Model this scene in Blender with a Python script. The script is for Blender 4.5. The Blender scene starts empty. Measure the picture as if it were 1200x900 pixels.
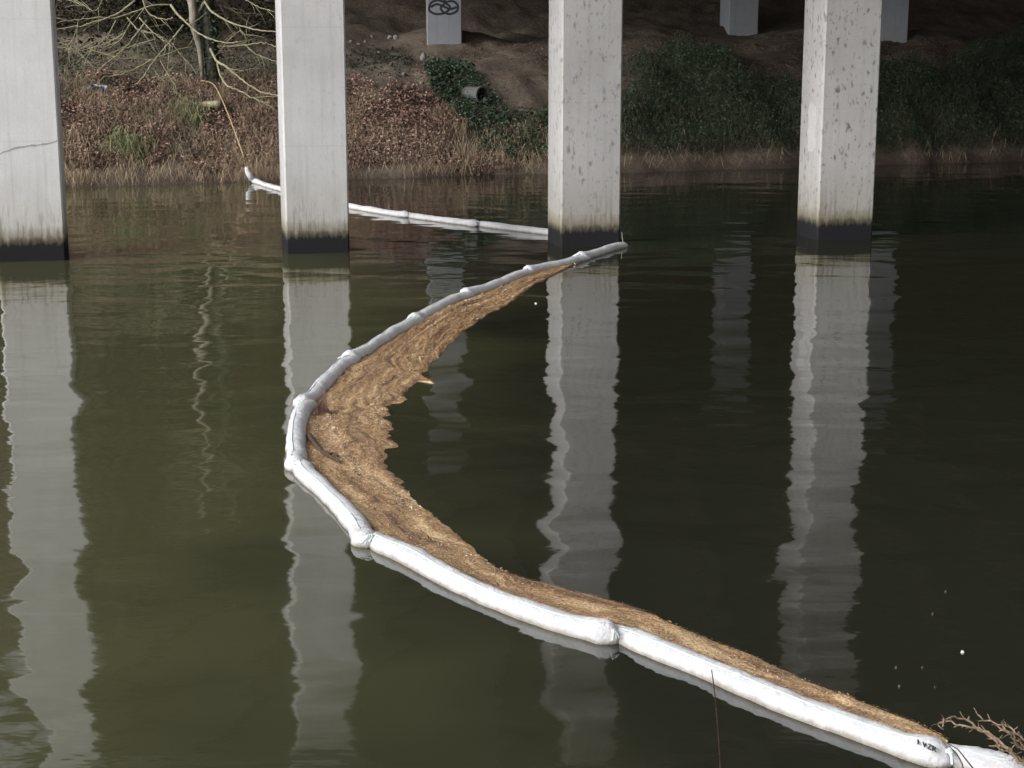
import bpy, math, random
import numpy as np
from mathutils import Vector

# ---------------------------------------------------------------- camera, world, sun
scene = bpy.context.scene
col = scene.collection
random.seed(7)
rng = np.random.default_rng(11)

F, PITCH, CAMH = 1944.0, math.radians(12.0), 4.6
cam_d = bpy.data.cameras.new('camera')
cam_d.sensor_width = 36.0
cam_d.lens = F / 1200 * 36
cam_d.clip_start = 0.1
cam_d.clip_end = 1500
cam = bpy.data.objects.new('camera', cam_d)
col.objects.link(cam)
cam.location = (0, 0, CAMH)
cam.rotation_euler = (math.pi / 2 - PITCH, 0, 0)
scene.camera = cam

SUN_DIR = Vector((-0.72, -0.50, 0.50)).normalized()      # towards the light
world = bpy.data.worlds.new('World')
scene.world = world
world.use_nodes = True
wn = world.node_tree
wn.nodes.clear()
sky = wn.nodes.new('ShaderNodeTexSky')
sky.sky_type = 'NISHITA'
sky.sun_disc = False
sky.sun_elevation = math.asin(SUN_DIR.z)
sky.sun_rotation = math.atan2(SUN_DIR.x, SUN_DIR.y)
sky.dust_density = 4.0
hs = wn.nodes.new('ShaderNodeHueSaturation')
hs.inputs['Saturation'].default_value = 0.10
bg = wn.nodes.new('ShaderNodeBackground')
bg.inputs['Strength'].default_value = 0.13
wo = wn.nodes.new('ShaderNodeOutputWorld')
wn.links.new(sky.outputs[0], hs.inputs['Color'])
wn.links.new(hs.outputs[0], bg.inputs['Color'])
wn.links.new(bg.outputs[0], wo.inputs['Surface'])

sun_d = bpy.data.lights.new('sun', 'SUN')
sun_d.energy = 1.4
sun_d.angle = math.radians(35)
sun_d.color = (1.0, 0.98, 0.965)
sun = bpy.data.objects.new('sun', sun_d)
col.objects.link(sun)
sun.rotation_euler = (-SUN_DIR).to_track_quat('-Z', 'Y').to_euler()

scene.view_settings.view_transform = 'Standard'
scene.view_settings.look = 'None'
scene.view_settings.exposure = 0.65
scene.view_settings.gamma = 1.0
scene.cycles.max_bounces = 5
scene.cycles.diffuse_bounces = 3
scene.cycles.glossy_bounces = 2
scene.view_settings.use_curve_mapping = False

# ---------------------------------------------------------------- pixel helpers
CT, ST = math.cos(PITCH), math.sin(PITCH)
def ray(x, y):
    u, v = (x - 600) / F, (450 - y) / F
    return np.array([u, CT + v * ST, -ST + v * CT])
def on_z(x, y, z=0.0):
    d = ray(x, y)
    t = (z - CAMH) / d[2]
    return np.array([0, 0, CAMH]) + d * t
def at_y(x, y, Y):
    d = ray(x, y)
    return np.array([0, 0, CAMH]) + d * (Y / d[1])
def project(P):
    P = np.asarray(P, float)
    dx, dy, dz = P[..., 0], P[..., 1], P[..., 2] - CAMH
    zc = dy * CT - dz * ST
    yc = dy * ST + dz * CT
    return 600 + F * dx / zc, 450 - F * yc / zc

# ---------------------------------------------------------------- value noise (for geometry)
_tab = rng.random((256, 256))
def vnoise(x, y):
    x = np.asarray(x, float); y = np.asarray(y, float)
    xi = np.floor(x).astype(int); yi = np.floor(y).astype(int)
    fx = x - xi; fy = y - yi
    fx = fx * fx * (3 - 2 * fx); fy = fy * fy * (3 - 2 * fy)
    a = _tab[xi % 256, yi % 256]; b = _tab[(xi + 1) % 256, yi % 256]
    c = _tab[xi % 256, (yi + 1) % 256]; d = _tab[(xi + 1) % 256, (yi + 1) % 256]
    return (a * (1 - fx) + b * fx) * (1 - fy) + (c * (1 - fx) + d * fx) * fy - 0.5
def fbm(x, y, o=3):
    r = 0; a = 1.0
    for k in range(o):
        r = r + a * vnoise(x * 2 ** k + 17 * k, y * 2 ** k + 31 * k); a *= 0.5
    return r

# ---------------------------------------------------------------- object helpers
def link(name, me, mat, parent=None, smooth=False):
    o = bpy.data.objects.new(name, me)
    col.objects.link(o)
    if mat is not None:
        me.materials.append(mat)
    if parent is not None:
        o.parent = parent
    if smooth:
        me.polygons.foreach_set('use_smooth', [True] * len(me.polygons))
    return o
def mesh(name, V, Fc, mat, parent=None, smooth=False, rnd=None, uv=None):
    me = bpy.data.meshes.new(name)
    V = [tuple(map(float, v)) for v in V] if not isinstance(V, np.ndarray) else V.tolist()
    Fc = Fc.tolist() if isinstance(Fc, np.ndarray) else Fc
    me.from_pydata(V, [], Fc)
    if rnd is not None:
        a = me.attributes.new('rnd', 'FLOAT', 'FACE')
        a.data.foreach_set('value', np.asarray(rnd, dtype=np.float32))
    if uv is not None:
        a = me.attributes.new('flow', 'FLOAT_VECTOR', 'POINT')
        a.data.foreach_set('vector', np.asarray(uv, dtype=np.float32).ravel())
    me.update()
    return link(name, me, mat, parent, smooth)
def empty(name, loc=(0, 0, 0), rz=0.0):
    o = bpy.data.objects.new(name, None)
    col.objects.link(o)
    o.location = loc
    o.rotation_euler = (0, 0, rz)
    o.empty_display_size = 0.2
    return o
def tag(o, label=None, cat=None, group=None, kind=None):
    if label: o['label'] = label
    if cat: o['category'] = cat
    if group: o['group'] = group
    if kind: o['kind'] = kind
    return o

def spline(P, n):
    """Catmull-Rom through the points, n samples evenly by arc length."""
    P = np.asarray(P, float)
    Q = np.vstack([2 * P[0] - P[1], P, 2 * P[-1] - P[-2]])
    out = []
    for i in range(1, len(Q) - 2):
        t = np.linspace(0, 1, 16, endpoint=False)[:, None]
        a, b, c, d = Q[i - 1], Q[i], Q[i + 1], Q[i + 2]
        out.append(0.5 * (2 * b + (c - a) * t + (2 * a - 5 * b + 4 * c - d) * t ** 2 + (3 * b - a - 3 * c + d) * t ** 3))
    out.append(P[-1:])
    C = np.vstack(out)
    s = np.r_[0, np.cumsum(np.linalg.norm(np.diff(C, axis=0), axis=1))]
    if n is None:
        return C, s
    u = np.linspace(0, s[-1], n)
    return np.stack([np.interp(u, s, C[:, k]) for k in range(C.shape[1])], 1)

def tube_data(P, R, seg=8, cap=True, squash=1.0):
    P = np.asarray(P, float); n = len(P)
    R = np.broadcast_to(np.asarray(R, float).reshape(-1, *([1] if np.ndim(R) == 2 else [])) if np.ndim(R) < 2 else R, (n,) if np.ndim(R) < 2 else R.shape)
    T = np.gradient(P, axis=0)
    T /= np.linalg.norm(T, axis=1)[:, None] + 1e-9
    up = np.array([0, 0, 1.0])
    V = np.zeros((n, seg, 3))
    ang = np.linspace(0, 2 * math.pi, seg, endpoint=False)
    for i in range(n):
        ref = up if abs(T[i][2]) < 0.9 else np.array([0, 1.0, 0])
        if i == 0: 
            a = np.cross(T[i], ref)
        else:
            a = a - T[i] * np.dot(a, T[i])
            if np.linalg.norm(a) < 1e-4: a = np.cross(T[i], ref)
        a /= np.linalg.norm(a)
        b = np.cross(a, T[i])
        r = R[i] if np.ndim(R) == 1 else R[i][:, None]
        V[i] = P[i] + r * (np.cos(ang)[:, None] * a + squash * np.sin(ang)[:, None] * b)
    V = V.reshape(-1, 3)
    Fc = []
    for i in range(n - 1):
        for k in range(seg):
            k2 = (k + 1) % seg
            Fc.append((i * seg + k, i * seg + k2, (i + 1) * seg + k2, (i + 1) * seg + k))
    if cap:
        Fc.append(tuple(range(seg - 1, -1, -1)))
        Fc.append(tuple((n - 1) * seg + k for k in range(seg)))
    return V, Fc
class MB:
    def __init__(self): self.V = []; self.F = []; self.n = 0
    def add(self, V, Fc):
        self.V.append(np.asarray(V, float))
        self.F += [tuple(i + self.n for i in f) for f in Fc]
        self.n += len(V)
    def tube(self, P, R, seg=6): self.add(*tube_data(P, R, seg))
    def box(self, x0, x1, y0, y1, z0, z1):
        V = [(x, y, z) for z in (z0, z1) for y in (y0, y1) for x in (x0, x1)]
        self.add(V, [(0, 2, 3, 1), (4, 5, 7, 6), (0, 1, 5, 4), (2, 6, 7, 3), (0, 4, 6, 2), (1, 3, 7, 5)])
    def build(self, name, mat, parent=None, smooth=False):
        return mesh(name, np.vstack(self.V), self.F, mat, parent, smooth)

# ---------------------------------------------------------------- materials
class NT:
    def __init__(self, name):
        self.m = bpy.data.materials.new(name); self.m.use_nodes = True
        self.t = self.m.node_tree
        self.b = self.t.nodes['Principled BSDF']
        self.b.inputs['Roughness'].default_value = 0.8
    def n(self, typ, **kw):
        o = self.t.nodes.new(typ)
        for k, v in kw.items():
            if k in o.inputs.keys(): o.inputs[k].default_value = v
            else: setattr(o, k, v)
        return o
    def l(self, a, b): self.t.links.new(a, b)
    def coord(self, scale=(1, 1, 1), kind='Object', loc=(0, 0, 0)):
        tc = self.n('ShaderNodeTexCoord'); mp = self.n('ShaderNodeMapping')
        mp.inputs['Scale'].default_value = scale; mp.inputs['Location'].default_value = loc
        self.l(tc.outputs[kind], mp.inputs['Vector']); return mp.outputs[0]
    def attr(self, name):
        a = self.n('ShaderNodeAttribute'); a.attribute_name = name; return a
    def noise(self, vec, scale, detail=4, rough=0.55, dist=0.0):
        o = self.n('ShaderNodeTexNoise'); o.inputs['Scale'].default_value = scale
        o.inputs['Detail'].default_value = detail; o.inputs['Roughness'].default_value = rough
        o.inputs['Distortion'].default_value = dist
        if vec is not None: self.l(vec, o.inputs['Vector'])
        return o.outputs['Fac']
    def ramp(self, fac, stops, interp='LINEAR'):
        o = self.n('ShaderNodeValToRGB'); cr = o.color_ramp; cr.interpolation = interp
        while len(cr.elements) < len(stops): cr.elements.new(0.5)
        for e, (p, c) in zip(cr.elements, stops):
            e.position = p
            e.color = (c, c, c, 1) if not hasattr(c, '__len__') else (*c, 1)
        self.l(fac, o.inputs['Fac']); return o.outputs['Color']
    def mix(self, fac, a, b, mode='MIX'):
        o = self.n('ShaderNodeMix', data_type='RGBA', blend_type=mode)
        for s, v in ((o.inputs[0], fac), (o.inputs[6], a), (o.inputs[7], b)):
            if hasattr(v, 'is_output'): self.l(v, s)
            elif hasattr(v, '__len__'): s.default_value = (*v, 1)
            else: s.default_value = v
        return o.outputs[2]
    def math(self, op, a, b=None, c=None):
        o = self.n('ShaderNodeMath', operation=op)
        for s, v in zip(o.inputs, (a, b, c)):
            if v is None: continue
            if hasattr(v, 'is_output'): self.l(v, s)
            else: s.default_value = v
        return o.outputs[0]
    def bump(self, h, dist, strength=1.0, normal=None):
        o = self.n('ShaderNodeBump'); o.inputs['Strength'].default_value = strength
        o.inputs['Distance'].default_value = dist
        self.l(h, o.inputs['Height'])
        if normal is not None: self.l(normal, o.inputs['Normal'])
        return o.outputs['Normal']
    def sep(self, vec):
        o = self.n('ShaderNodeSeparateXYZ'); self.l(vec, o.inputs[0]); return o.outputs
    def color(self, c):
        if hasattr(c, 'is_output'): self.l(c, self.b.inputs['Base Color'])
        else: self.b.inputs['Base Color'].default_value = (*c, 1)
    def normal(self, n): self.l(n, self.b.inputs['Normal'])

def concrete(name, spots, base=(0.49, 0.475, 0.465), water=True, seed=0.0):
    t = NT(name)
    c = t.coord(loc=(seed, seed * 1.7, 0)); z = t.sep(t.coord())[2]
    colr = t.mix(t.ramp(t.noise(c, 0.9, 5, 0.6), [(0.3, 0.0), (0.7, 1.0)]), tuple(v * 0.86 for v in base), tuple(v * 1.07 for v in base))
    fine = t.noise(c, 26, 4, 0.7)
    colr = t.mix(t.ramp(fine, [(0.3, 0.25), (0.6, 0.0)]), colr, tuple(v * 0.6 for v in base))
    st = t.noise(t.coord((9, 9, 0.35), loc=(seed, 0, 0)), 1.0, 4, 0.6)
    colr = t.mix(t.ramp(st, [(0.50, 0.0), (0.75, 0.45)]), colr, tuple(v * 0.62 for v in base))
    # pour joints and board marks
    w = t.n('ShaderNodeTexWave', wave_type='BANDS', bands_direction='Z', wave_profile='SAW')
    w.inputs['Scale'].default_value = 0.13; w.inputs['Distortion'].default_value = 0.15
    t.l(t.coord(loc=(0, 0, seed)), w.inputs['Vector'])
    colr = t.mix(t.ramp(w.outputs['Fac'], [(0.0, 0.22), (0.012, 0.0)]), colr, (0.2, 0.19, 0.18))
    # dark lichen spots
    def spotmask(sc, thr, loc):
        v = t.n('ShaderNodeTexVoronoi'); v.inputs['Scale'].default_value = sc
        nz = t.n('ShaderNodeTexNoise'); nz.inputs['Scale'].default_value = 7.0
        cc = t.coord((1, 1, 0.6), loc=(loc, loc, loc)); t.l(cc, nz.inputs['Vector'])
        vm = t.n('ShaderNodeMix', data_type='VECTOR'); vm.inputs[0].default_value = 0.18
        t.l(cc, vm.inputs[4]); t.l(nz.outputs['Color'], vm.inputs[5])
        t.l(vm.outputs[1], v.inputs['Vector'])
        m = t.ramp(v.outputs['Distance'], [(thr * 0.25, 1.0), (thr, 0.0)])
        hide = t.ramp(t.sep(v.outputs['Color'])[0], [(0.42, 0.0), (0.5, 1.0)])
        return t.math('MULTIPLY', m, hide)
    if spots:
        m = t.math('MAXIMUM', spotmask(7.5, 0.34, seed + 1.3), t.math('MULTIPLY', spotmask(13.0, 0.33, seed + 4.1), 0.7))
        colr = t.mix(t.math('MULTIPLY', m, spots), colr, (0.13, 0.125, 0.13))
    if water:
        jit = t.noise(t.coord((4, 4, 0.6)), 2.0, 4, 0.7)
        zj = t.math('ADD', z, t.math('MULTIPLY', t.math('SUBTRACT', jit, 0.5), 1.5))
        stain = t.ramp(t.math('DIVIDE', zj, 2.4), [(0.10, 1.0), (0.34, 0.42), (0.75, 0.0)])
        colr = t.mix(t.math('MULTIPLY', stain, 0.75), colr, (0.235, 0.215, 0.15))
        drip = t.math('MULTIPLY', t.ramp(t.noise(t.coord((7, 7, 0.9), loc=(seed, 3, 0)), 1.6, 4, 0.65), [(0.52, 0.0), (0.62, 1.0)]),
                      t.ramp(t.math('DIVIDE', z, 2.4), [(0.15, 0.8), (0.55, 0.0)]))
        colr = t.mix(drip, colr, (0.14, 0.13, 0.10))
        jit2 = t.noise(t.coord((2, 2, 0.6)), 6.0, 3, 0.6)
        zb = t.math('ADD', z, t.math('MULTIPLY', t.math('SUBTRACT', jit2, 0.5), 0.30))
        algae = t.ramp(t.math('DIVIDE', zb, 1.0), [(0.40, 1.0), (0.72, 0.0)])
        colr = t.mix(t.math('MULTIPLY', algae, 0.8), colr, (0.11, 0.09, 0.04))
        wet = t.ramp(t.math('DIVIDE', zb, 1.0), [(0.32, 1.0), (0.50, 0.0)])
        colr = t.mix(wet, colr, (0.016, 0.016, 0.018))
        t.l(t.ramp(wet, [(0, 0.5), (1, 0.12)]), t.b.inputs['Specular IOR Level'])
    t.color(colr)
    t.normal(t.bump(fine, 0.01, 0.5))
    return t.m

def leafy(name, stops, rough=0.6):
    t = NT(name)
    a = t.attr('rnd')
    t.color(t.ramp(a.outputs['Fac'], stops))
    t.b.inputs['Roughness'].default_value = rough
    t.b.inputs['Specular IOR Level'].default_value = 0.12
    return t.m

# water: murky body under a rippled mirror
t = NT('river_water')
geo = t.coord()
n1 = t.noise(t.coord((0.75, 1.0, 1)), 0.80, 2.0, 0.38, 0.3)
n2 = t.noise(t.coord((0.8, 1.5, 1)), 3.2, 2.0, 0.5)
n3 = t.noise(t.coord((0.35, 1.0, 1), loc=(3, 5, 0)), 6.0, 2.0, 0.5)
patch = t.ramp(t.noise(t.coord((1, 1, 1), loc=(9, 2, 0)), 0.07, 2), [(0.42, 0.15), (0.62, 1.0)])
patch2 = t.ramp(t.noise(t.coord((1, 0.6, 1), loc=(4, 7, 0)), 0.22, 2), [(0.36, 0.15), (0.66, 1.0)])
hgt = t.math('ADD', t.math('MULTIPLY', n1, 0.036), t.math('MULTIPLY', t.math('MULTIPLY', n2, patch2), 0.0034))
hgt = t.math('ADD', hgt, t.math('MULTIPLY', t.math('MULTIPLY', n3, patch), 0.0012))
t.normal(t.bump(hgt, 1.0))
left_light = t.math('ADD', t.math('MULTIPLY', t.sep(geo)[0], -0.15), t.math('MULTIPLY', t.noise(geo, 0.16, 3), 1.2))  # paler to the left: brightness from the open side painted into the colour
left_light = t.math('SUBTRACT', left_light, t.math('MULTIPLY', t.math('MAXIMUM', t.math('SUBTRACT', t.sep(geo)[1], 29.0), 0.0), 0.045))
t.color(t.mix(t.ramp(left_light, [(0.5, 0.0), (1.15, 1.0)]), (0.0185, 0.0195, 0.0125), (0.060, 0.061, 0.030)))
t.b.inputs['Roughness'].default_value = 0.045
t.b.inputs['IOR'].default_value = 1.85
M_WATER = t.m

t = NT('bank_soil')
c = t.coord()
s1 = t.ramp(t.noise(c, 0.7, 6, 0.65), [(0.3, (0.075, 0.056, 0.042)), (0.5, (0.155, 0.12, 0.088)), (0.72, (0.24, 0.20, 0.15))])
s2 = t.mix(t.ramp(t.noise(c, 9, 5, 0.7), [(0.35, 0.55), (0.6, 0.0)]), s1, (0.04, 0.03, 0.022))
zz = t.sep(c)[2]
s3 = t.mix(t.ramp(t.math('ADD', zz, t.math('MULTIPLY', t.noise(c, 2.5, 3), 0.5)), [(0.3, 0.85), (0.75, 0.0)]), s2, (0.062, 0.042, 0.031))
t.color(s3)
t.b.inputs['Roughness'].default_value = 0.95
t.normal(t.bump(t.noise(c, 5, 6, 0.7), 0.12, 0.8))
M_SOIL = t.m

M_P = [concrete('concrete_plain', 0.08, (0.60, 0.59, 0.59), seed=0.0),  # base tones hold concrete differences plus painted-in light falloff towards the right
       concrete('concrete_faint_spots', 0.18, (0.51, 0.50, 0.50), seed=5.0),
       concrete('concrete_spotted', 0.8, (0.395, 0.385, 0.38), seed=9.0),
       concrete('concrete_dark_spotted', 0.95, (0.42, 0.408, 0.40), seed=14.0)]
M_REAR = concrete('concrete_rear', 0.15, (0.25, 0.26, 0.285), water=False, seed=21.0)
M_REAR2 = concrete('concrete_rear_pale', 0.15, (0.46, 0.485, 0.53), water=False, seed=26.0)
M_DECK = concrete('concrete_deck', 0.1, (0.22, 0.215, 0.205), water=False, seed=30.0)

t = NT('boom_fabric')
c = t.coord()
bc = t.mix(t.ramp(t.noise(c, 3.5, 5, 0.7), [(0.36, 0.55), (0.6, 0.0)]), (0.58, 0.58, 0.605), (0.41, 0.405, 0.40))
wz = t.n('ShaderNodeNewGeometry'); zw = t.sep(wz.outputs['Position'])[2]
gz = t.math('ADD', zw, t.math('MULTIPLY', t.math('SUBTRACT', t.noise(c, 9, 4, 0.7), 0.5), 0.06))
bc = t.mix(t.ramp(gz, [(0.008, 0.8), (0.045, 0.0)]), bc, (0.22, 0.19, 0.14))
bc = t.mix(t.ramp(t.noise(c, 17, 3, 0.6), [(0.62, 0.0), (0.74, 0.5)]), bc, (0.38, 0.36, 0.32))
t.color(bc)
t.normal(t.bump(t.noise(c, 16, 5, 0.65, 0.6), 0.035, 0.75))
t.b.inputs['Roughness'].default_value = 0.75
M_BOOM = t.m
t = NT('boom_cord'); t.color((0.50, 0.60, 0.60)); M_CORD = t.m
t = NT('boom_tie'); t.color((0.62, 0.68, 0.67)); M_TIE = t.m
t = NT('print_ink'); t.color((0.05, 0.055, 0.06)); M_INK = t.m
t = NT('spray_paint'); t.color((0.015, 0.016, 0.02)); M_SPRAY = t.m
t = NT('white_paint'); t.color(t.mix(t.noise(t.coord(), 14, 4), (0.36, 0.355, 0.35), (0.56, 0.555, 0.55))); M_WPAINT = t.m

t = NT('debris_scum')
fl = t.attr('flow').outputs['Vector']
c = t.coord()
warp = t.n('ShaderNodeTexNoise'); warp.inputs['Scale'].default_value = 0.8; warp.inputs['Detail'].default_value = 3
t.l(c, warp.inputs['Vector'])
vm = t.n('ShaderNodeMix', data_type='VECTOR'); vm.inputs[0].default_value = 0.42
mp = t.n('ShaderNodeMapping'); mp.inputs['Scale'].default_value = (0.30, 1.6, 0)
t.l(fl, mp.inputs['Vector']); t.l(mp.outputs[0], vm.inputs[4]); t.l(warp.outputs['Color'], vm.inputs[5])
bands = t.n('ShaderNodeTexNoise'); bands.inputs['Scale'].default_value = 6.5; bands.inputs['Detail'].default_value = 5; bands.inputs['Roughness'].default_value = 0.68
bands.inputs['Distortion'].default_value = 0.5
t.l(vm.outputs[1], bands.inputs['Vector'])
wv_ = t.n('ShaderNodeTexWave', wave_type='BANDS', bands_direction='Y')
wv_.inputs['Scale'].default_value = 1.1; wv_.inputs['Distortion'].default_value = 9.0; wv_.inputs['Detail'].default_value = 3.0; wv_.inputs['Detail Scale'].default_value = 1.6
t.l(vm.outputs[1], wv_.inputs['Vector'])
bf = t.math('ADD', t.math('MULTIPLY', bands.outputs['Fac'], 0.80), t.math('MULTIPLY', wv_.outputs['Fac'], 0.20))
big = t.noise(c, 1.1, 4, 0.6)
bf = t.math('ADD', bf, t.math('MULTIPLY', t.math('SUBTRACT', big, 0.5), 0.22))
cb = t.ramp(bf, [(0.30, (0.095, 0.05, 0.03)), (0.41, (0.27, 0.155, 0.08)), (0.485, (0.48, 0.30, 0.145)), (0.52, (0.24, 0.14, 0.075)), (0.58, (0.44, 0.27, 0.13)), (0.70, (0.68, 0.49, 0.28))])
gr = t.noise(c, 45, 3, 0.8)
cb = t.mix(t.ramp(gr, [(0.38, 0.85), (0.5, 0.0)]), cb, (0.12, 0.07, 0.045))
cb = t.mix(t.ramp(gr, [(0.56, 0.0), (0.70, 0.8)]), cb, (0.78, 0.63, 0.42))
t.color(cb)
t.normal(t.bump(t.math('ADD', gr, bands.outputs['Fac']), 0.03, 0.8))
t.b.inputs['Roughness'].default_value = 0.7
M_SCUM = t.m
M_BITS = leafy('debris_bits', [(0.0, (0.07, 0.038, 0.025)), (0.3, (0.24, 0.14, 0.072)), (0.7, (0.47, 0.30, 0.15)), (0.93, (0.66, 0.48, 0.28)), (1.0, (0.82, 0.72, 0.55))])
M_IVY = leafy('ivy_leaf', [(0.0, (0.018, 0.030, 0.018)), (0.5, (0.055, 0.085, 0.052)), (0.9, (0.11, 0.15, 0.09)), (1.0, (0.22, 0.21, 0.14))], 0.6)
M_DEAD = leafy('dead_leaf', [(0.0, (0.085, 0.052, 0.042)), (0.4, (0.22, 0.135, 0.108)), (0.8, (0.37, 0.25, 0.20)), (1.0, (0.55, 0.44, 0.36))], 0.7)
M_STRAW = leafy('dry_straw', [(0.0, (0.13, 0.09, 0.06)), (0.5, (0.27, 0.20, 0.135)), (1.0, (0.48, 0.39, 0.27))], 0.7)
M_GRASS = leafy('green_grass', [(0.0, (0.035, 0.048, 0.022)), (0.6, (0.11, 0.125, 0.058)), (1.0, (0.28, 0.27, 0.15))], 0.6)
M_LOWGREEN = leafy('low_green', [(0.0, (0.022, 0.028, 0.018)), (0.5, (0.055, 0.062, 0.038)), (1.0, (0.12, 0.115, 0.075))])
M_BRAMBLE = leafy('bramble_stem', [(0.0, (0.03, 0.035, 0.022)), (0.6, (0.09, 0.10, 0.065)), (1.0, (0.22, 0.19, 0.13))], 0.7)
M_WOODLEAF = leafy('wood_leaf', [(0.0, (0.008, 0.009, 0.006)), (0.6, (0.024, 0.026, 0.015)), (1.0, (0.06, 0.055, 0.035))], 0.6)

def bark(name, a, b, scale=8):
    t = NT(name); c = t.coord((1, 1, 0.4))
    t.color(t.ramp(t.noise(c, scale, 5, 0.65), [(0.35, a), (0.65, b)]))
    t.normal(t.bump(t.noise(c, scale * 3, 4), 0.02, 0.6))
    return t.m
M_PALE = bark('pale_bark', (0.14, 0.125, 0.10), (0.31, 0.28, 0.22))
M_MOSSY = bark('mossy_branch', (0.19, 0.185, 0.11), (0.36, 0.33, 0.21))
M_DARKB = bark('dark_bark', (0.020, 0.024, 0.016), (0.055, 0.05, 0.035))
M_GREYB = bark('grey_bark', (0.035, 0.03, 0.025), (0.085, 0.075, 0.06), 5)
M_TWIG = bark('dry_twig', (0.11, 0.075, 0.05), (0.34, 0.25, 0.17), 30)
M_REDB = bark('red_bark', (0.04, 0.022, 0.016), (0.13, 0.06, 0.036), 14)
M_STICK = bark('wet_stick', (0.035, 0.022, 0.016), (0.10, 0.06, 0.04), 20)
t = NT('rope_fibre'); t.color((0.36, 0.27, 0.15)); M_ROPE = t.m
t = NT('pale_stone'); t.color(t.mix(t.noise(t.coord(), 9, 5), (0.15, 0.14, 0.13), (0.30, 0.29, 0.28))); M_STONE = t.m
t = NT('culvert_concrete'); t.color(t.mix(t.noise(t.coord(), 12, 5), (0.05, 0.05, 0.048), (0.13, 0.13, 0.125))); M_PIPE = t.m
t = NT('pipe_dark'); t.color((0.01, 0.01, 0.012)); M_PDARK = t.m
t = NT('blue_plastic'); t.color(t.mix(t.noise(t.coord(), 20, 3), (0.22, 0.34, 0.42), (0.55, 0.66, 0.70))); t.b.inputs['Roughness'].default_value = 0.35; M_BLUE = t.m
t = NT('pale_foam'); t.color((0.7, 0.7, 0.68)); M_FOAM = t.m
M_FLEAF = leafy('floating_leaf', [(0, (0.05, 0.045, 0.03)), (1, (0.13, 0.115, 0.08))])

# ---------------------------------------------------------------- far bank terrain
A0 = on_z(85, 219)[:2]; B0 = on_z(1195, 189)[:2]
E_S = (B0 - A0) / np.linalg.norm(B0 - A0)
E_D = np.array([-E_S[1], E_S[0]])
PD = [-6, -0.4, 0, 0.25, 0.6, 1.6, 4.4, 7, 11.3, 15, 19, 34, 60, 160]
PH = [-2.0, -0.3, 0, 0.28, 0.55, 1.35, 2.85, 3.4, 4.3, 4.65, 5.8, 14.2, 19, 34]
def terr(s, d):
    s = np.asarray(s, float); d = np.asarray(d, float)
    edge = 0.6 * fbm(s * 0.22, s * 0 + 3.3, 3) + 0.4 * vnoise(s * 1.3, s * 0 + 8)
    dd = d - edge * np.clip(1 - d / 20, 0, 1)
    h = np.interp(dd, PD, PH)
    k = np.clip(dd / 1.5, 0, 1)
    h = h + k * (0.55 * fbm(s * 0.33, d * 0.33, 3) + 0.16 * fbm(s * 1.7, d * 1.7, 3))
    h = h + np.clip((dd - 20) / 40, 0, 1) * 3.0 * fbm(s * 0.05, d * 0.05, 2)
    xw = A0[0] + s * E_S[0] + d * E_D[0]
    h = h + np.clip((dd - 17) / 22, 0, 1) * np.clip((-10.5 - xw) / 4, 0, 1) * 15  # added hill above the view, shaped to block sky reflections on the left
    return h
def sd_xyz(s, d, dz=0):
    s = np.asarray(s, float); d = np.asarray(d, float)
    xy = A0 + s[..., None] * E_S + d[..., None] * E_D
    return np.concatenate([xy, (terr(s, d) + dz)[..., None]], -1)
def terr_xy(x, y):
    q = np.stack([np.asarray(x, float) - A0[0], np.asarray(y, float) - A0[1]], -1)
    return terr(q @ E_S, q @ E_D)
def pix_ground(x, y, y0=44):
    d = ray(x, y)
    for Y in np.arange(y0, 130, 0.05):
        p = np.array([0, 0, CAMH]) + d * (Y / d[1])
        if p[2] <= max(0.0, float(terr_xy(p[0], p[1]))): return p
    return p
ss = np.r_[np.linspace(-260, -14, 50), np.arange(-13.5, 46, 0.22), np.linspace(47, 280, 50)]
ds = np.r_[-6, -3, np.arange(-1.6, 20, 0.22), np.linspace(20.5, 60, 50), np.linspace(64, 400, 20)]
S, D = np.meshgrid(ss, ds)
Vt = sd_xyz(S, D).reshape(-1, 3)
ns, nd = len(ss), len(ds)
I = (np.arange(nd - 1)[:, None] * ns + np.arange(ns - 1)[None, :]).ravel()
Ft = np.stack([I, I + 1, I + 1 + ns, I + ns], 1)
tag(mesh('far_riverbank', Vt, Ft, M_SOIL, smooth=True), kind='structure')

# near bank under the camera, below the frame
xs = np.linspace(-120, 120, 81); ys = np.linspace(-60, 10.5, 48)
X, Y = np.meshgrid(xs, ys)
edge = 8.6 + 0.5 * vnoise(X * 0.3, X * 0) - 0.06 * np.clip(X - 2, -100, 4)
Zn = np.interp(edge - Y, [-3, 0, 1.5, 5, 9, 30, 70], [-1.2, 0.0, 0.7, 1.9, 2.9, 3.4, 5]) + 0.1 * fbm(X * 0.6, Y * 0.6, 3) * (Y < 8)
Vn = np.stack([X, Y, Zn], -1).reshape(-1, 3)
I = (np.arange(47)[:, None] * 81 + np.arange(80)[None, :]).ravel()
tag(mesh('near_riverbank', Vn, np.stack([I, I + 1, I + 82, I + 81], 1), M_SOIL, smooth=True), kind='structure')

# river surface
wv = [(-300, 3, 0), (300, 3, 0), (300, 175, 0), (-300, 60, 0)]
tag(mesh('river_water', [(-300, 2, 0), (300, 2, 0), (300, 190, 0), (-300, 190, 0)], [(0, 1, 2, 3)], M_WATER), kind='structure')

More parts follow.
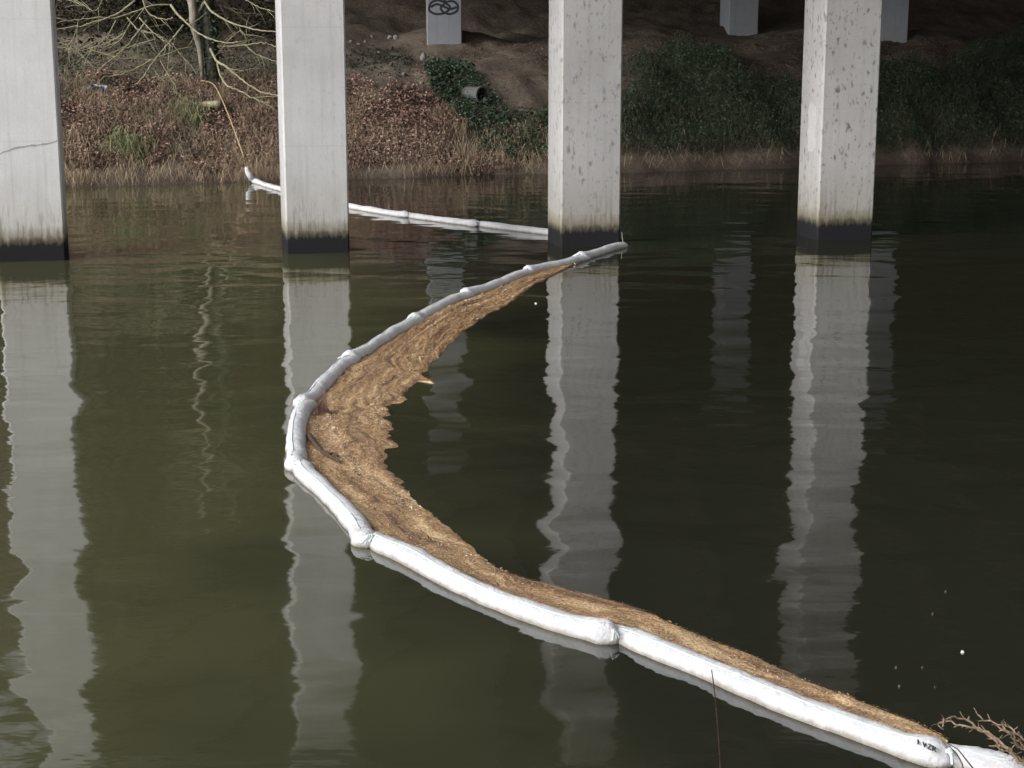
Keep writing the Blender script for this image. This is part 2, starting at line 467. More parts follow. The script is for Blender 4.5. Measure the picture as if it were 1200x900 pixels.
# ---------------------------------------------------------------- bridge
ROT = math.radians(12.0)
PW, PDEP, DECKZ = 1.34, 1.25, 13.0
def pillar_mesh(z0, z1, w=PW, dp=PDEP, c=0.035):
    """rectangular shaft, chamfered corners; local y=0 is the front face, x centred"""
    ring = [(-w/2 + c, 0), (w/2 - c, 0), (w/2, c), (w/2, dp - c), (w/2 - c, dp), (-w/2 + c, dp), (-w/2, dp - c), (-w/2, c)]
    zs = np.linspace(z0, z1, 14)
    V = [(x, y, z) for z in zs for x, y in ring]
    Fc = []
    for i in range(len(zs) - 1):
        for k in range(8):
            k2 = (k + 1) % 8
            Fc.append((i*8 + k, i*8 + k2, (i+1)*8 + k2, (i+1)*8 + k))
    Fc.append(tuple(range(7, -1, -1))); Fc.append(tuple((len(zs)-1)*8 + k for k in range(8)))
    return V, Fc
def pillar(front, mat, label, z0=-1.5, base_z=0.0, rz=ROT):
    e = empty('concrete_pillar', (front[0], front[1], base_z), rz)
    V, Fc = pillar_mesh(z0, DECKZ - 1.0 - base_z)
    mesh('shaft', V, Fc, mat, e)
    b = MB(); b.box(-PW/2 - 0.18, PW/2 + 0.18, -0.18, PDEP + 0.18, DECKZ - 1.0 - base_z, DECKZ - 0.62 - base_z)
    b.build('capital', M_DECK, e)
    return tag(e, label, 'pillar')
c2 = on_z(373, 297); c3 = on_z(692, 289.5); c4 = on_z(990, 281)
c1r = on_z(77.5, 305)
c1 = c1r - np.array([math.cos(ROT), math.sin(ROT), 0]) * PW / 2
p1 = pillar(c1, M_P[0], 'pale smooth concrete bridge pillar with a diagonal dark crack, dark right side')
p2 = pillar(c2, M_P[1], 'pale concrete bridge pillar standing where the tethered white boom passes behind')
p3 = pillar(c3, M_P[2], 'speckled concrete bridge pillar with the curved boom ending at its foot')
p4 = pillar(c4, M_P[3], 'speckled concrete pillar with broad bright mossy left side and white paint patch')
# crack line on the first pillar
cr = []
for k in range(13):
    u = k / 12
    cr.append((-PW/2 + 0.02 + u * (PW - 0.05), -0.004, 2.12 + 0.37 * u + 0.05 * math.sin(u * 5) + random.uniform(-.012, .012)))
mb = MB()
for a, b in zip(cr[:-1], cr[1:]):
    w = random.uniform(0.010, 0.022)
    mb.add([(a[0], -0.003, a[2] - w), (b[0], -0.003, b[2] - w), (b[0], -0.003, b[2] + w), (a[0], -0.003, a[2] + w)], [(0, 1, 2, 3)])
t = NT('crack_stain'); t.color((0.30, 0.29, 0.285)); M_CRACK = t.m
tag(mb.build('crack', M_CRACK, p1), 'thin dark diagonal crack across the front')
# white paint patch on the left side of the last pillar
mb = MB()
pts = []
for k in range(26):
    a_ = 2 * math.pi * k / 26
    ry, rz_ = 0.25 * (1 + random.uniform(-.22, .1)), 0.56 * (1 + random.uniform(-.16, .06))
    q_ = (abs(math.cos(a_)) ** 5 + abs(math.sin(a_)) ** 5) ** (-0.2)
    pts.append((-PW/2 - 0.003, 0.53 - ry * q_ * math.cos(a_), 2.5 + rz_ * q_ * math.sin(a_)))
mb.add(pts, [tuple(range(len(pts) - 1, -1, -1))])
tag(mb.build('paint_patch', M_WPAINT, p4), 'white paint patch over old marks')

# rear pillars on the bank
rear = []
for (px, py, lab) in [(521, 52, 'rear concrete pillar on the bank with black looped graffiti'),
                      (871, 42, 'rear concrete pillar on the bank above the dark ivy, between two river pillars'),
                      (1046, 49, 'rear concrete pillar on the bank half hidden behind the mossy speckled pillar')]:
    g = pix_ground(px, py)
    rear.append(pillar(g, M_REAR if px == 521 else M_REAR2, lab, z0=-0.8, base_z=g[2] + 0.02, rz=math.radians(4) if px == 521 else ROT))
# graffiti: two crossed ovals with two small prongs
def stroke(P, w):
    P = spline(P, 60); T = np.gradient(P, axis=0); T /= np.linalg.norm(T, axis=1)[:, None] + 1e-9
    N = np.stack([-T[:, 1], T[:, 0]], 1)
    L = P + N * w; R_ = P - N * w
    V = np.vstack([np.c_[L[:, 0], np.full(60, -0.004), L[:, 1]], np.c_[R_[:, 0], np.full(60, -0.004), R_[:, 1]]])
    return V, [(i, i + 1, i + 61, i + 60) for i in range(59)]
gm = MB()
sc = 0.0365
zc = rear[0].location.z
g0 = (521, 9)
for pts in ([(505, 10), (508, 4), (516, 2), (524, 6), (527, 10), (521, 15), (512, 16), (506, 13), (505, 10)],
            [(518, 9), (523, 4), (530, 3), (535, 7), (534, 13), (527, 16), (520, 14), (517, 10), (518, 9)],
            [(515, -2), (516, 2), (521, 3), (522, -2)], [(507, 9), (513, 6), (520, 8), (527, 11), (534, 9)]):
    P = [((x - 521) * sc, 1.37 - (y - 9) * sc) for x, y in pts]
    V, Fc = stroke(P, 0.042)
    V[:, 1] -= 0.002 * len(gm.V)
    gm.add(V, Fc)
tag(gm.build('graffiti', M_SPRAY, rear[0]), 'black spray painted tag of crossed ovals')

# deck: slab and girders, running back over the far bank (above the frame, seen mirrored in the river)
AX = math.radians(-3.0)
deck = empty('bridge_deck', (3.0, 32.0, DECKZ), AX)
def near_end(x): return float(np.interp(x, [-16.5, 8, 47.5], [0.5, -9, -28]))  # unseen edges: skewed near end and extra width shaped to darken the right
ring = [(-16.5, near_end(-16.5)), (8, near_end(8)), (47.5, near_end(47.5)), (47.5, 72), (-16.5, 72)]
b = MB(); b.add([(x, y, z) for z in (0.65, 0.95) for x, y in ring], [(4, 3, 2, 1, 0), (5, 6, 7, 8, 9)] + [(i, (i + 1) % 5, 5 + (i + 1) % 5, 5 + i) for i in range(5)])
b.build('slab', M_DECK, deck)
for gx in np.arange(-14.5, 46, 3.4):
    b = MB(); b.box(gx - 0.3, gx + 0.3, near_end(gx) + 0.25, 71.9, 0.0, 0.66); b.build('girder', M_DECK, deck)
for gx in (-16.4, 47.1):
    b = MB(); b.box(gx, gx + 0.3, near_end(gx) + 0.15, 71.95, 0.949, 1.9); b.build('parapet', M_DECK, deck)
tag(deck, 'concrete bridge deck over the river seen only as dark reflection', 'bridge')
def cross_beam(a, bb, lab):
    mid = (a + bb) / 2; dv = bb - a; L = np.linalg.norm(dv[:2]) + 5
    rz = math.atan2(dv[1], dv[0])
    e = MB(); e.box(-L / 2, L / 2, -0.1, PDEP + 0.1, 0, 0.615)
    o = e.build('cross_beam', M_DECK); o.location = (mid[0], mid[1], DECKZ - 0.62); o.rotation_euler = (0, 0, rz)
    tag(o, lab, 'beam')
cross_beam(c1, c4, 'concrete cross beam carried by the four river pillars')
cross_beam(np.array(rear[0].location), np.array(rear[2].location), 'concrete cross beam carried by the rear bank pillars')

# ---------------------------------------------------------------- absorbent booms
def boom(name, pix, joints, label, rad=0.112, zc=0.012, lift=None, cords=True):
    P = np.array([on_z(x, y, zc) for x, y in pix])
    if lift: 
        for i, p in lift.items(): P[i] = p
    C, s = spline(P, None)
    def pos(u): return np.stack([np.interp(u, s, C[:, k]) for k in range(3)], -1)
    px, py = project(C)
    js = []
    for (jx, jy) in joints:
        js.append(s[np.argmin((px - jx) ** 2 + (py - jy) ** 2)])
    js = sorted(js)
    root = empty(name, tuple(P[0]))
    off = P[0]
    for k in range(len(js) - 1):
        a, b = js[k] - 0.10, js[k + 1] + 0.10
        if k == 0: a = js[k]
        if k == len(js) - 2: b = js[k + 1]
        n = max(24, int((b - a) / 0.035))
        u = np.linspace(a, b, n)
        Q = pos(np.clip(u, 0, s[-1]))
        over = np.maximum(u - s[-1], 0) 
        T = np.gradient(Q, axis=0); T /= np.linalg.norm(T, axis=1)[:, None] + 1e-9
        Nn = np.stack([-T[:, 1], T[:, 0], 0 * T[:, 0]], 1)
        e0 = np.exp(-((u - a) / 0.35) ** 2); e1 = np.exp(-((b - u) / 0.35) ** 2)
        Q = Q + Nn * (0.055 * e0 - 0.055 * e1)[:, None]
        Q = Q + Nn * (0.05 * fbm(u * 0.9 + k * 7, u * 0 + k, 2))[:, None]
        Q[:, 2] += 0.018 * e1 - 0.008 * e0 + 0.02 * fbm(u * 1.2 + k * 3, u * 0 + 5, 2)
        prof = (0.50 + 0.50 * np.sqrt(np.clip((u - a) / 0.30, 0, 1))) * np.sqrt(np.clip((b - u) / 0.12, 0.06, 1)) * (1 + 0.16 * np.exp(-((b - 0.14 - u) / 0.13) ** 2))
        r = rad * prof * (1 + 0.10 * fbm(u * 2.3 + k * 11, u * 0 + 2, 2))
        seg = 16
        ang = np.linspace(0, 2 * math.pi, seg, endpoint=False)
        R2 = r[:, None] * (1 + 0.12 * fbm(u[:, None] * 5 + k * 13, np.cos(ang)[None, :] * 1.2 + 4, 3) + 0.09 * fbm(u[:, None] * 15 + 6 * np.cos(ang)[None, :], np.sin(ang)[None, :] * 1.8 + 9, 2) * (0.5 + 1.2 * np.exp(-((u - a) / 0.4) ** 2) + 1.2 * np.exp(-((b - u) / 0.4) ** 2))[:, None])
        V, Fc = tube_data(Q - off, R2, seg)
        sec = mesh('boom_section', V, Fc, M_BOOM, root, smooth=True)
        # cord along the top
        if cords:
            top = Q - off; top = top + np.array([0, 0, 1]) * (r * 0.97)[:, None] - Nn * (r * 0.35)[:, None]
            top[:, 2] += -0.004
            V, Fc = tube_data(top[4:-4:2], 0.007, 5); mesh('cord', V, Fc, M_CORD, sec, smooth=True)
        # gathered neck with a tie at the far end of the section
        if k < len(js) - 2:
            i0 = n - 3
            d_ = T[i0]
            ctr = Q[i0] - off + d_ * 0.01
            mb = MB()
            ringP = []
            aa = Nn[i0]; bb_ = np.array([0, 0, 1.0])
            th = np.linspace(0, 2 * math.pi, 15)
            rp = ctr + (np.cos(th)[:, None] * aa + np.sin(th)[:, None] * bb_) * rad * 0.56
            mb.tube(rp, 0.014, 6)
            for q in range(3):
                tail = ctr + np.array([0, 0, rad * 0.55]) + np.array([[0, 0, 0], d_ * 0.05 + aa * random.uniform(-.05, .05) + bb_ * 0.02, d_ * 0.10 + aa * random.uniform(-.12, .12) - bb_ * 0.02])
                mb.tube(spline(tail, 6), np.linspace(0.016, 0.008, 6), 5)
            mb.build('tie', M_TIE, sec, smooth=True)
    tag(root, label, 'boom')
    return root, pos, s

PIX_MAIN = [(731, 288), (700, 298), (660, 310), (620, 320), (580, 336), (548, 347), (520, 359), (488, 377), (450, 400), (412, 423),
            (385, 446), (359, 476), (350, 498), (347, 524), (351, 549), (374, 572), (401, 600), (435, 636), (480, 656), (540, 686),
            (600, 712), (660, 733), (718, 747), (780, 770), (850, 797), (920, 824), (1000, 854), (1060, 874), (1105, 887), (1150, 899), (1215, 916)]
main, mpos, ms = boom('floating_boom', PIX_MAIN, [(731, 288), (684, 302), (621, 320), (547, 347), (488, 377), (412, 423), (359, 476), (351, 549), (436, 637), (719, 747), (1105, 887), (1215, 916)],
                      'long curved white sausage boom holding back the brown floating debris')
PIX_FAR = [(290, 196), (293, 208), (303, 214), (332, 223), (370, 232), (410, 242), (450, 249), (500, 256), (550, 262), (600, 268), (645, 273), (665, 275)]
zend = {0: on_z(297, 215) + np.array([-0.22, 0.02, 0.56]), 1: on_z(297, 215) + np.array([-0.12, 0, 0.27])}
far, fpos, fs = boom('floating_boom', PIX_FAR, [(289, 196), (395, 238), (478, 253), (560, 263), (665, 275)],
                     'straight white boom tethered to the far bank tree by a rope', rad=0.098, zc=0.035, lift=zend, cords=False)
# small wire on the upper end of the main boom
e = on_z(730, 288)
m_ = MB(); m_.tube(spline([e + [0, 0, 0.08] - np.array(main.location), e + [-0.02, 0, 0.2] - np.array(main.location), e + [-0.03, 0, 0.3] - np.array(main.location)], 6), 0.009, 5)
m_.build('end_wire', M_TIE, main)

# printed marks on the near section
def letters():
    segs = {'1': [[(0, 0), (0, 1)]], 'V': [[(0, 1), (0.3, 0), (0.6, 1)]], 'Z': [[(0, 1), (0.6, 1), (0, 0), (0.6, 0)]], 'R': [[(0, 0), (0, 1), (0.5, 0.9), (0.5, 0.6), (0, 0.5), (0.6, 0)]]}
    x = 0
    for ch in '1VZR':
        for st in segs[ch]: yield [(x + a, b) for a, b in st]
        x += 0.95
mk = MB()
for st in letters():
    P = []
    for (a, b) in st:
        pxx, pyy = 1076 + a * 6, 872 + a * 2.6 - b * 5
        P.append(on_z(pxx, pyy, 0.136) - np.array(main.location))
    mk.tube(np.array(P), 0.006, 4)
mk.build('printed_mark', M_INK, main)

# ---------------------------------------------------------------- floating debris mat
PAIRS = [((706, 293), (708, 294)), ((690, 299), (693, 302)), ((660, 310), (655, 319)), ((620, 322), (622, 336)), ((580, 338), (590, 359)), ((548, 349), (556, 379)),
         ((520, 361), (533, 398)), ((488, 378), (513, 416)), ((450, 401), (499, 433)), ((412, 424), (486, 447)), ((385, 446), (470, 466)),
         ((359, 477), (460, 488)), ((350, 500), (463, 511)), ((347, 525), (460, 530)), ((351, 549), (466, 552)), ((374, 572), (476, 578)),
         ((401, 598), (499, 597)), ((436, 636), (531, 619)), ((480, 656), (561, 648)), ((540, 685), (593, 669)), ((600, 711), (642, 684)),
         ((660, 732), (703, 700)), ((718, 745), (757, 718)), ((780, 768), (817, 745)), ((850, 796), (880, 766)), ((920, 823), (950, 800)),
         ((1000, 853), (1030, 832)), ((1060, 873), (1080, 851)), ((1104, 885), (1112, 871))]
NU, NV = 900, 46
inn = spline([on_z(*a) for a, b in PAIRS], None)[0]; out = spline([on_z(*b) for a, b in PAIRS], None)[0]
idx = np.linspace(0, len(inn) - 1, NU)
inn = np.stack([np.interp(idx, np.arange(len(inn)), inn[:, k]) for k in range(3)], 1)
out = np.stack([np.interp(idx, np.arange(len(out)), out[:, k]) for k in range(3)], 1)
mid = (inn + out) / 2
arc = np.r_[0, np.cumsum(np.linalg.norm(np.diff(mid, axis=0), axis=1))]
jag = np.interp(idx / (len(idx) and idx[-1]), [0, 0.15, 0.5, 0.58, 1], [0.35, 1.0, 1.0, 0.22, 0.12])
wd = np.linalg.norm(out - inn, axis=1)
rag = 1 + jag * (0.42 * fbm(arc * 0.9, arc * 0 + 1, 2) + 0.5 * np.abs(fbm(arc * 3.2, arc * 0 + 6, 2)) - 0.12) * np.minimum(1, 0.55 / np.maximum(wd, 0.3)) 
spx, spy = project(out)
rag += 0.22 * np.exp(-((spy - 443) / 2.2) ** 2)
vv = np.linspace(0, 1, NV)
Pm = inn[:, None, :] + (out - inn)[:, None, :] * (vv[None, :, None] * rag[:, None, None])
wide = vv[None, :] * wd[:, None]
hm = 0.022 + 0.05 * fbm(arc[:, None] * 0.9, wide * 2.2, 3) * 0.6 + 0.02 * fbm(arc[:, None] * 6, wide * 9, 2)
hm = np.clip(hm, 0.006, 0.07) * np.clip((1 - vv[None, :]) * 9, 0, 1) ** 0.6 - 0.004 * (vv[None, :] > 0.985)
Pm[..., 2] = hm
I = (np.arange(NU - 1)[:, None] * NV + np.arange(NV - 1)[None, :]).ravel()
Fm = np.stack([I, I + NV, I + NV + 1, I + 1], 1)[:, ::-1]
flow = np.stack([np.broadcast_to(arc[:, None], (NU, NV)), wide, 0 * wide], -1).reshape(-1, 3)
mat_o = mesh('floating_debris', Pm.reshape(-1, 3), Fm, M_SCUM, smooth=True, uv=flow)
tag(mat_o, 'mat of light brown floating plant debris trapped inside the curved boom', 'debris', kind='stuff')
# loose needles, chips and stalks on the mat
NB = 34000
area = np.cumsum(wd); ui = np.searchsorted(area, rng.random(NB) * area[-1]).clip(0, NU - 2)
vi = (rng.random(NB) * (NV - 2)).astype(int)
base = Pm[ui, vi] + rng.random((NB, 1)) * (Pm[ui, vi + 1] - Pm[ui, vi]) + rng.random((NB, 1)) * (Pm[ui + 1, vi] - Pm[ui, vi])
tg = Pm[ui + 1, vi] - Pm[ui, vi]; tg[:, 2] = 0; tg /= np.linalg.norm(tg, axis=1)[:, None] + 1e-9
rot = rng.normal(0, 0.75, NB)
dr = np.stack([tg[:, 0] * np.cos(rot) - tg[:, 1] * np.sin(rot), tg[:, 0] * np.sin(rot) + tg[:, 1] * np.cos(rot), rng.normal(0, 0.22, NB)], 1)
nr = np.stack([-dr[:, 1], dr[:, 0], rng.normal(0, 0.3, NB)], 1)
ln = 0.010 + 0.034 * rng.random(NB) ** 2; wdh = 0.002 + 0.005 * rng.random(NB) ** 2
nearf = np.clip(base[:, 1] / 24, 0.4, 1.1); ln *= nearf; wdh *= nearf
base[:, 2] += 0.008 + 0.008 * rng.random(NB)
V4 = np.stack([base - dr * ln[:, None], base + nr * wdh[:, None], base + dr * ln[:, None], base - nr * wdh[:, None]], 1).reshape(-1, 3)
band = np.clip(0.5 + 0.9 * fbm(arc[ui] * 0.5, wide[ui, vi] * 4.5, 3) + rng.normal(0, 0.2, NB), 0, 1)
big_ = rng.random(NB) < 0.010
V4 = V4.reshape(-1, 4, 3); cc_ = V4.mean(1, keepdims=True); V4 = np.where(big_[:, None, None], cc_ + (V4 - cc_) * np.array([2.4, 2.4, 1.6]), V4).reshape(-1, 3)
band = np.where(big_, rng.random(NB) ** 2 * 0.5, band)
lo = mesh('loose_bits', V4, np.arange(NB * 4).reshape(-1, 4), M_BITS, mat_o, rnd=band)
lo['kind'] = 'stuff'

# bark flake and stick lying in the mat
g = on_z(378, 487)
bk = MB()
outl = [(-0.26, -0.10), (-0.10, -0.16), (0.12, -0.14), (0.30, -0.10), (0.12, 0.06), (0.06, 0.30), (0.02, 0.62), (-0.06, 0.28), (-0.16, 0.08)]
Vb = [(x * 0.36, 0.08 * math.sin(x * 5 + y * 4) + y * 0.35, (y + 0.16) * 0.36) for x, y in outl]; Vb += [(x, y + 0.04, z - 0.01) for x, y, z in Vb]
n = len(outl)
bk.add(Vb, [tuple(range(n)), tuple(range(2 * n - 1, n - 1, -1))] + [(i, n + i, n + (i + 1) % n, (i + 1) % n) for i in range(n)])
o = bk.build('bark_flake', M_REDB); o.location = (g[0], g[1], 0.01)
tag(o, 'reddish brown pointed bark flake lying on the debris by the boom', 'bark')
st = MB()
P = np.array([on_z(x, y, 0.05) for x, y in [(362, 510), (369, 520), (379, 530), (391, 537), (399, 541)]]); o0 = P[0].copy()
st.tube(spline(P - o0, 16), np.linspace(0.034, 0.014, 16), 7)
st.tube(spline(np.array([on_z(x, y, 0.06) for x, y in [(384, 533), (390, 531), (396, 534)]]) - o0, 6), 0.014, 5)
o = st.build('driftwood_stick', M_STICK, smooth=True); o.location = o0
tag(o, 'dark wet driftwood stick bedded in the floating debris', 'stick')

# specks floating on open water
def speck(px, py, r, mat, lab, cat, grp=None):
    g = on_z(px, py); n = 7
    V = [(r * random.uniform(.7, 1.2) * math.cos(a), r * random.uniform(.7, 1.3) * math.sin(a), 0.012) for a in np.linspace(0, 2 * math.pi, n, endpoint=False)]
    V2 = [(x * 1.05, y * 1.05, -0.01) for x, y, z in V]; V3 = [(0, 0, 0.012 + r * (0.5 if mat is M_FOAM else 0.08))]
    Fc = [(i, (i + 1) % n, 2 * n) for i in range(n)] + [(n + i, n + (i + 1) % n, (i + 1) % n, i) for i in range(n)]
    o = mesh('foam_fleck' if mat is M_FOAM else 'floating_leaf', V + V2 + V3, Fc, mat, rnd=[random.random()] * len(Fc) if mat is M_FLEAF else None)
    o.location = g; tag(o, lab, cat, grp)
speck(1128, 765, 0.013, M_FOAM, 'tiny white foam fleck on open water above the dry twigs', 'foam')
speck(628, 356, 0.022, M_FOAM, 'tiny white foam fleck on dark water beside the debris mat', 'foam')
for (x, y) in [(1108, 694), (1093, 720), (1096, 806), (1081, 783), (1054, 805), (1050, 783)]:
    speck(x, y, 0.009, M_FLEAF, 'tiny dull leaf fragment floating on the dark water', 'leaf', 'leaf fragments on the dark water')

# ---------------------------------------------------------------- bank vegetation
def inpoly(x, y, poly):
    r = np.zeros(len(x), bool); j = len(poly) - 1
    for i in range(len(poly)):
        xi, yi = poly[i]; xj, yj = poly[j]
        c = ((yi > y) != (yj > y)) & (x < (xj - xi) * (y - yi) / (yj - yi + 1e-9) + xi)
        r ^= c; j = i
    return r
def rand_bank(n, d0, d1, s0=-13, s1=45):
    s = rng.uniform(s0, s1, n); d = rng.uniform(d0, d1, n)
    P = sd_xyz(s, d); x, y = project(P)
    x = x + 22 * fbm(s * 0.5, d * 0.5, 3); y = y + 10 * fbm(s * 0.8 + 9, d * 0.8, 3)
    return s, d, P, x, y
def leaves(name, P, mat, size, lift, lab=None, cat=None, up=0.5, rbias=None, aspect=0.55):
    n = len(P)
    d = rng.normal(0, 1, (n, 3)); d[:, 1] -= 0.6; d[:, 2] = d[:, 2] * 0.5 - 0.15
    d /= np.linalg.norm(d, axis=1)[:, None]
    nn = np.cross(d, rng.normal(0, 1, (n, 3)) + np.array([0, -0.5, up * 2])); nn /= np.linalg.norm(nn, axis=1)[:, None] + 1e-9
    L = size * (0.6 + 0.8 * rng.random(n))[:, None]
    B = P.copy(); B[:, 2] += lift * rng.random(n) ** 0.8; 
    V = np.stack([B - d * L * .5, B + nn * L * aspect * .5 + d * L * .05, B + d * L * .5, B - nn * L * aspect * .5 + d * L * .05], 1).reshape(-1, 3)
    r = rng.random(n) * 0.8 + (0 if rbias is None else rbias)
    o = mesh(name, V, np.arange(n * 4).reshape(-1, 4), mat, rnd=np.clip(r, 0, 1))
    if lab: tag(o, lab, cat, kind='stuff')
    return o
def blades(name, P, mat, length, width, lab=None, cat=None, droop=0.5, out=(0, -1), rbias=0.0, parent=None):
    n = len(P)
    a = rng.normal(0, 1.3, n) + math.atan2(out[1], out[0])
    h = np.stack([np.cos(a), np.sin(a), 0 * a], 1)
    L = length * (0.5 + 0.9 * rng.random(n))[:, None]
    dr = droop * (0.5 + rng.random(n))[:, None]
    side = np.stack([-np.sin(a + 1.57 * 0), np.cos(a), 0 * a], 1); side = np.stack([np.ones(n), 0.3 * rng.normal(0, 1, n), 0 * a], 1) * width
    B = P - np.array([0, 0, 0.04])
    M1 = B + h * L * .28 + np.array([0, 0, 1]) * L * .62
    E1 = B + h * L * (.55 + .35 * dr) + np.array([0, 0, 1]) * L * (0.85 - 1.1 * dr)
    M1 = M1 + rng.normal(0, 0.10, (n, 3)) * L; E1 = E1 + rng.normal(0, 0.22, (n, 3)) * L
    V = np.stack([B - side, B + side, M1 + side * .8, M1 - side * .8, E1], 1).reshape(-1, 3)
    b = np.arange(n)[:, None] * 5
    Fq = (b + np.array([[0, 1, 2, 3]])).tolist(); Ftri = (b + np.array([[3, 2, 4]])).tolist()
    r = np.clip(rng.random(n) * .8 + rbias, 0, 1)
    o = mesh(name, V, Fq + Ftri, mat, parent, rnd=np.r_[r, r])
    if lab: tag(o, lab, cat, kind='stuff')
    return o
IVY_L = [(490, 86), (520, 78), (548, 92), (566, 118), (600, 132), (660, 140), (660, 194), (600, 190), (556, 184), (536, 140), (500, 122)]
IVY_R = [(690, 190), (690, 130), (735, 128), (752, 72), (800, 60), (850, 72), (880, 92), (940, 100), (1000, 92), (1060, 86), (1105, 96), (1135, 70), (1180, 56), (1320, 40), (1320, 182), (1000, 184), (800, 192)]
DEAD = [(-160, 90), (-160, 225), (620, 206), (556, 186), (536, 142), (498, 122), (470, 104), (420, 98), (330, 100), (200, 100)]
s, d, P, x, y = rand_bank(420000, 0.3, 11)
k = inpoly(x, y, IVY_L); leaves('ivy_patch', P[k][:14000], M_IVY, 0.11, 0.45, 'dark green ivy patch around the drain pipe end', 'ivy')
k = inpoly(x, y, IVY_R)
clump = clump0 = 0.3 + 1.1 * np.clip(0.5 + fbm(s * 0.7, d * 0.7, 3), 0, 1)
Pr = P[k].copy(); Pr[:, 2] += 0.5 * clump[k] * rng.random(k.sum())
leaves('ivy_thicket', Pr[:95000], M_IVY, 0.085, 0.35, 'broad dark green ivy and bramble thicket on the shaded bank', 'ivy')
k = inpoly(x, y, DEAD) & (fbm(s * 0.8 + 4, d * 0.8, 3) > -0.22)
leaves('dead_bracken', P[k][:80000], M_DEAD, 0.095, 0.38, 'reddish brown dead bracken and leaf litter covering the sunnier bank', 'bracken', rbias=0.25 * fbm(s[k][:80000], d[k][:80000], 2))
k = (x < 345) & (y > 58) & (y < 106) & (rng.random(len(x)) < 0.6)
leaves('ground_ivy', P[k][:16000], M_LOWGREEN, 0.10, 0.22, 'low green ground cover under the bare pale tree', 'ground cover', rbias=0.15)
k = (x > 405) & (x < 480) & (y > 60) & (y < 92) & (rng.random(len(x)) < 0.12)
leaves('sparse_weeds', P[k][:1500], M_LOWGREEN, 0.10, 0.2, 'sparse green weeds on the bare slope below the graffiti pillar', 'weeds', rbias=-0.2)
k = (x < 330) & (y > 100) & (y < 195) & (fbm(s * 0.7 + 20, d * 0.9 + 7, 2) > 0.08)
leaves('bank_weeds', P[k][:9000], M_LOWGREEN, 0.09, 0.42, 'patches of low green weeds growing through the dead bracken', 'weeds', rbias=0.35)
k = (x > 345) & (d > 4) & (fbm(s * 0.9 + 3, d * 0.9, 2) > -0.05) & (rng.random(len(x)) < 0.25)
leaves('leaf_litter', P[k][:9000], M_DEAD, 0.075, 0.04, 'scattered dry leaf litter on the bare earth slope under the bridge', 'leaf litter', rbias=-0.25)
kk = np.where(inpoly(x, y, IVY_R))[0][:16000]
Pq = P[kk].copy(); Pq[:, 2] += 0.45 * clump0[kk] * rng.random(len(kk))
blades('bramble_stems', Pq, M_BRAMBLE, 0.5, 0.006, 'thin grey green stems and blades tangled through the shaded ivy thicket', 'stems', droop=0.8)
s8 = rng.uniform(-12, 30, 60000); d8 = rng.uniform(9, 16, 60000); P8 = sd_xyz(s8, d8); x8, y8 = project(P8)
k = (x8 > 20) & (x8 < 345) & (fbm(s8 * 0.6, d8 * 0.6, 2) > -0.15)
leaves('wood_undergrowth', P8[k][:14000], M_WOODLEAF, 0.13, 1.25, 'dark tangled undergrowth at the wood edge behind the bare tree', 'undergrowth', rbias=0.1)
# straw overhanging the waterline
s = rng.uniform(-13, 45, 60000); d = -0.15 + 1.9 * rng.random(60000) ** 1.6
P = sd_xyz(s, d); x, y = project(P)
dens = np.interp(x, [60, 330, 560, 640, 700, 930, 1200], [0.9, 0.8, 0.45, 0.2, 0.03, 0.02, 0.015]) * np.clip(0.75 + 1.6 * fbm(s * 0.6, d * 0.3, 2), 0.1, 1)
k = (rng.random(len(s)) < dens) & (P[:, 2] > 0.02)
blades('dry_grass', P[k], M_STRAW, 0.55, 0.0055, 'straw coloured dry grass hanging over the far waterline', 'grass', droop=0.95, rbias=0.1)
s, d, P, x, y = rand_bank(60000, 1.2, 5)
k = inpoly(x, y, DEAD) & (fbm(s * 0.45 + 2, d * 0.45, 2) > 0.05)
blades('dead_stalks', P[k][:6000], M_STRAW, 0.6, 0.005, 'tangled pale dead stalks among the bracken', 'stalks', droop=0.6, rbias=-0.05)
# individual green grass tufts
def tuft(px, py, n, L, lab):
    g = pix_ground(px, py)
    e = empty('grass_tuft', tuple(g))
    q = np.stack([rng.normal(0, 0.28, n), rng.normal(0, 0.2, n)], 1)
    PP = np.c_[q, terr_xy(g[0] + q[:, 0], g[1] + q[:, 1]) - g[2]]
    blades('grass_blades', PP, M_GRASS, L, 0.012, droop=0.6, rbias=0.25, parent=e)['kind'] = 'stuff'
    tag(e, lab, 'grass tuft')
tuft(150, 180, 420, 0.62, 'bright green grass tuft among dead bracken, closer to water')
tuft(222, 138, 300, 0.5, 'yellowish green grass tuft on the mossy ledge below the tree')

# ---------------------------------------------------------------- small things on the bank
def rock(px, py, r, lab, grp=None, sq=(1, 1, 1)):
    g = pix_ground(px, py)
    import bmesh
    bm = bmesh.new(); bmesh.ops.create_icosphere(bm, subdivisions=2, radius=r)
    for v in bm.verts:
        f = 1 + 0.35 * float(vnoise(v.co.x / r * 1.3 + px, v.co.y / r * 1.3 + v.co.z / r * 2 + py))
        v.co = Vector((v.co.x * sq[0], v.co.y * sq[1], v.co.z * sq[2])) * f
    me = bpy.data.meshes.new('rock'); bm.to_mesh(me); bm.free()
    o = link('rock', me, M_STONE); o.location = (g[0], g[1], g[2] + r * sq[2] * 0.55)
    tag(o, lab, 'rock', grp)
rock(496, 71, 0.15, 'pale upright stone on the bare slope below the graffiti pillar', sq=(0.8, .8, 1.25))
rock(457, 46, 0.11, 'pale small stone of the pair up the bare slope', 'pair of stones')
rock(464, 46, 0.11, 'pale small stone of the pair up the bare slope', 'pair of stones')
for (x, y) in [(411, 50), (420, 53), (428, 50), (436, 44), (444, 63), (473, 88), (494, 99)]:
    rock(x, y, 0.07, 'small pale pebble scattered on the dirt slope', 'pebbles on the slope')
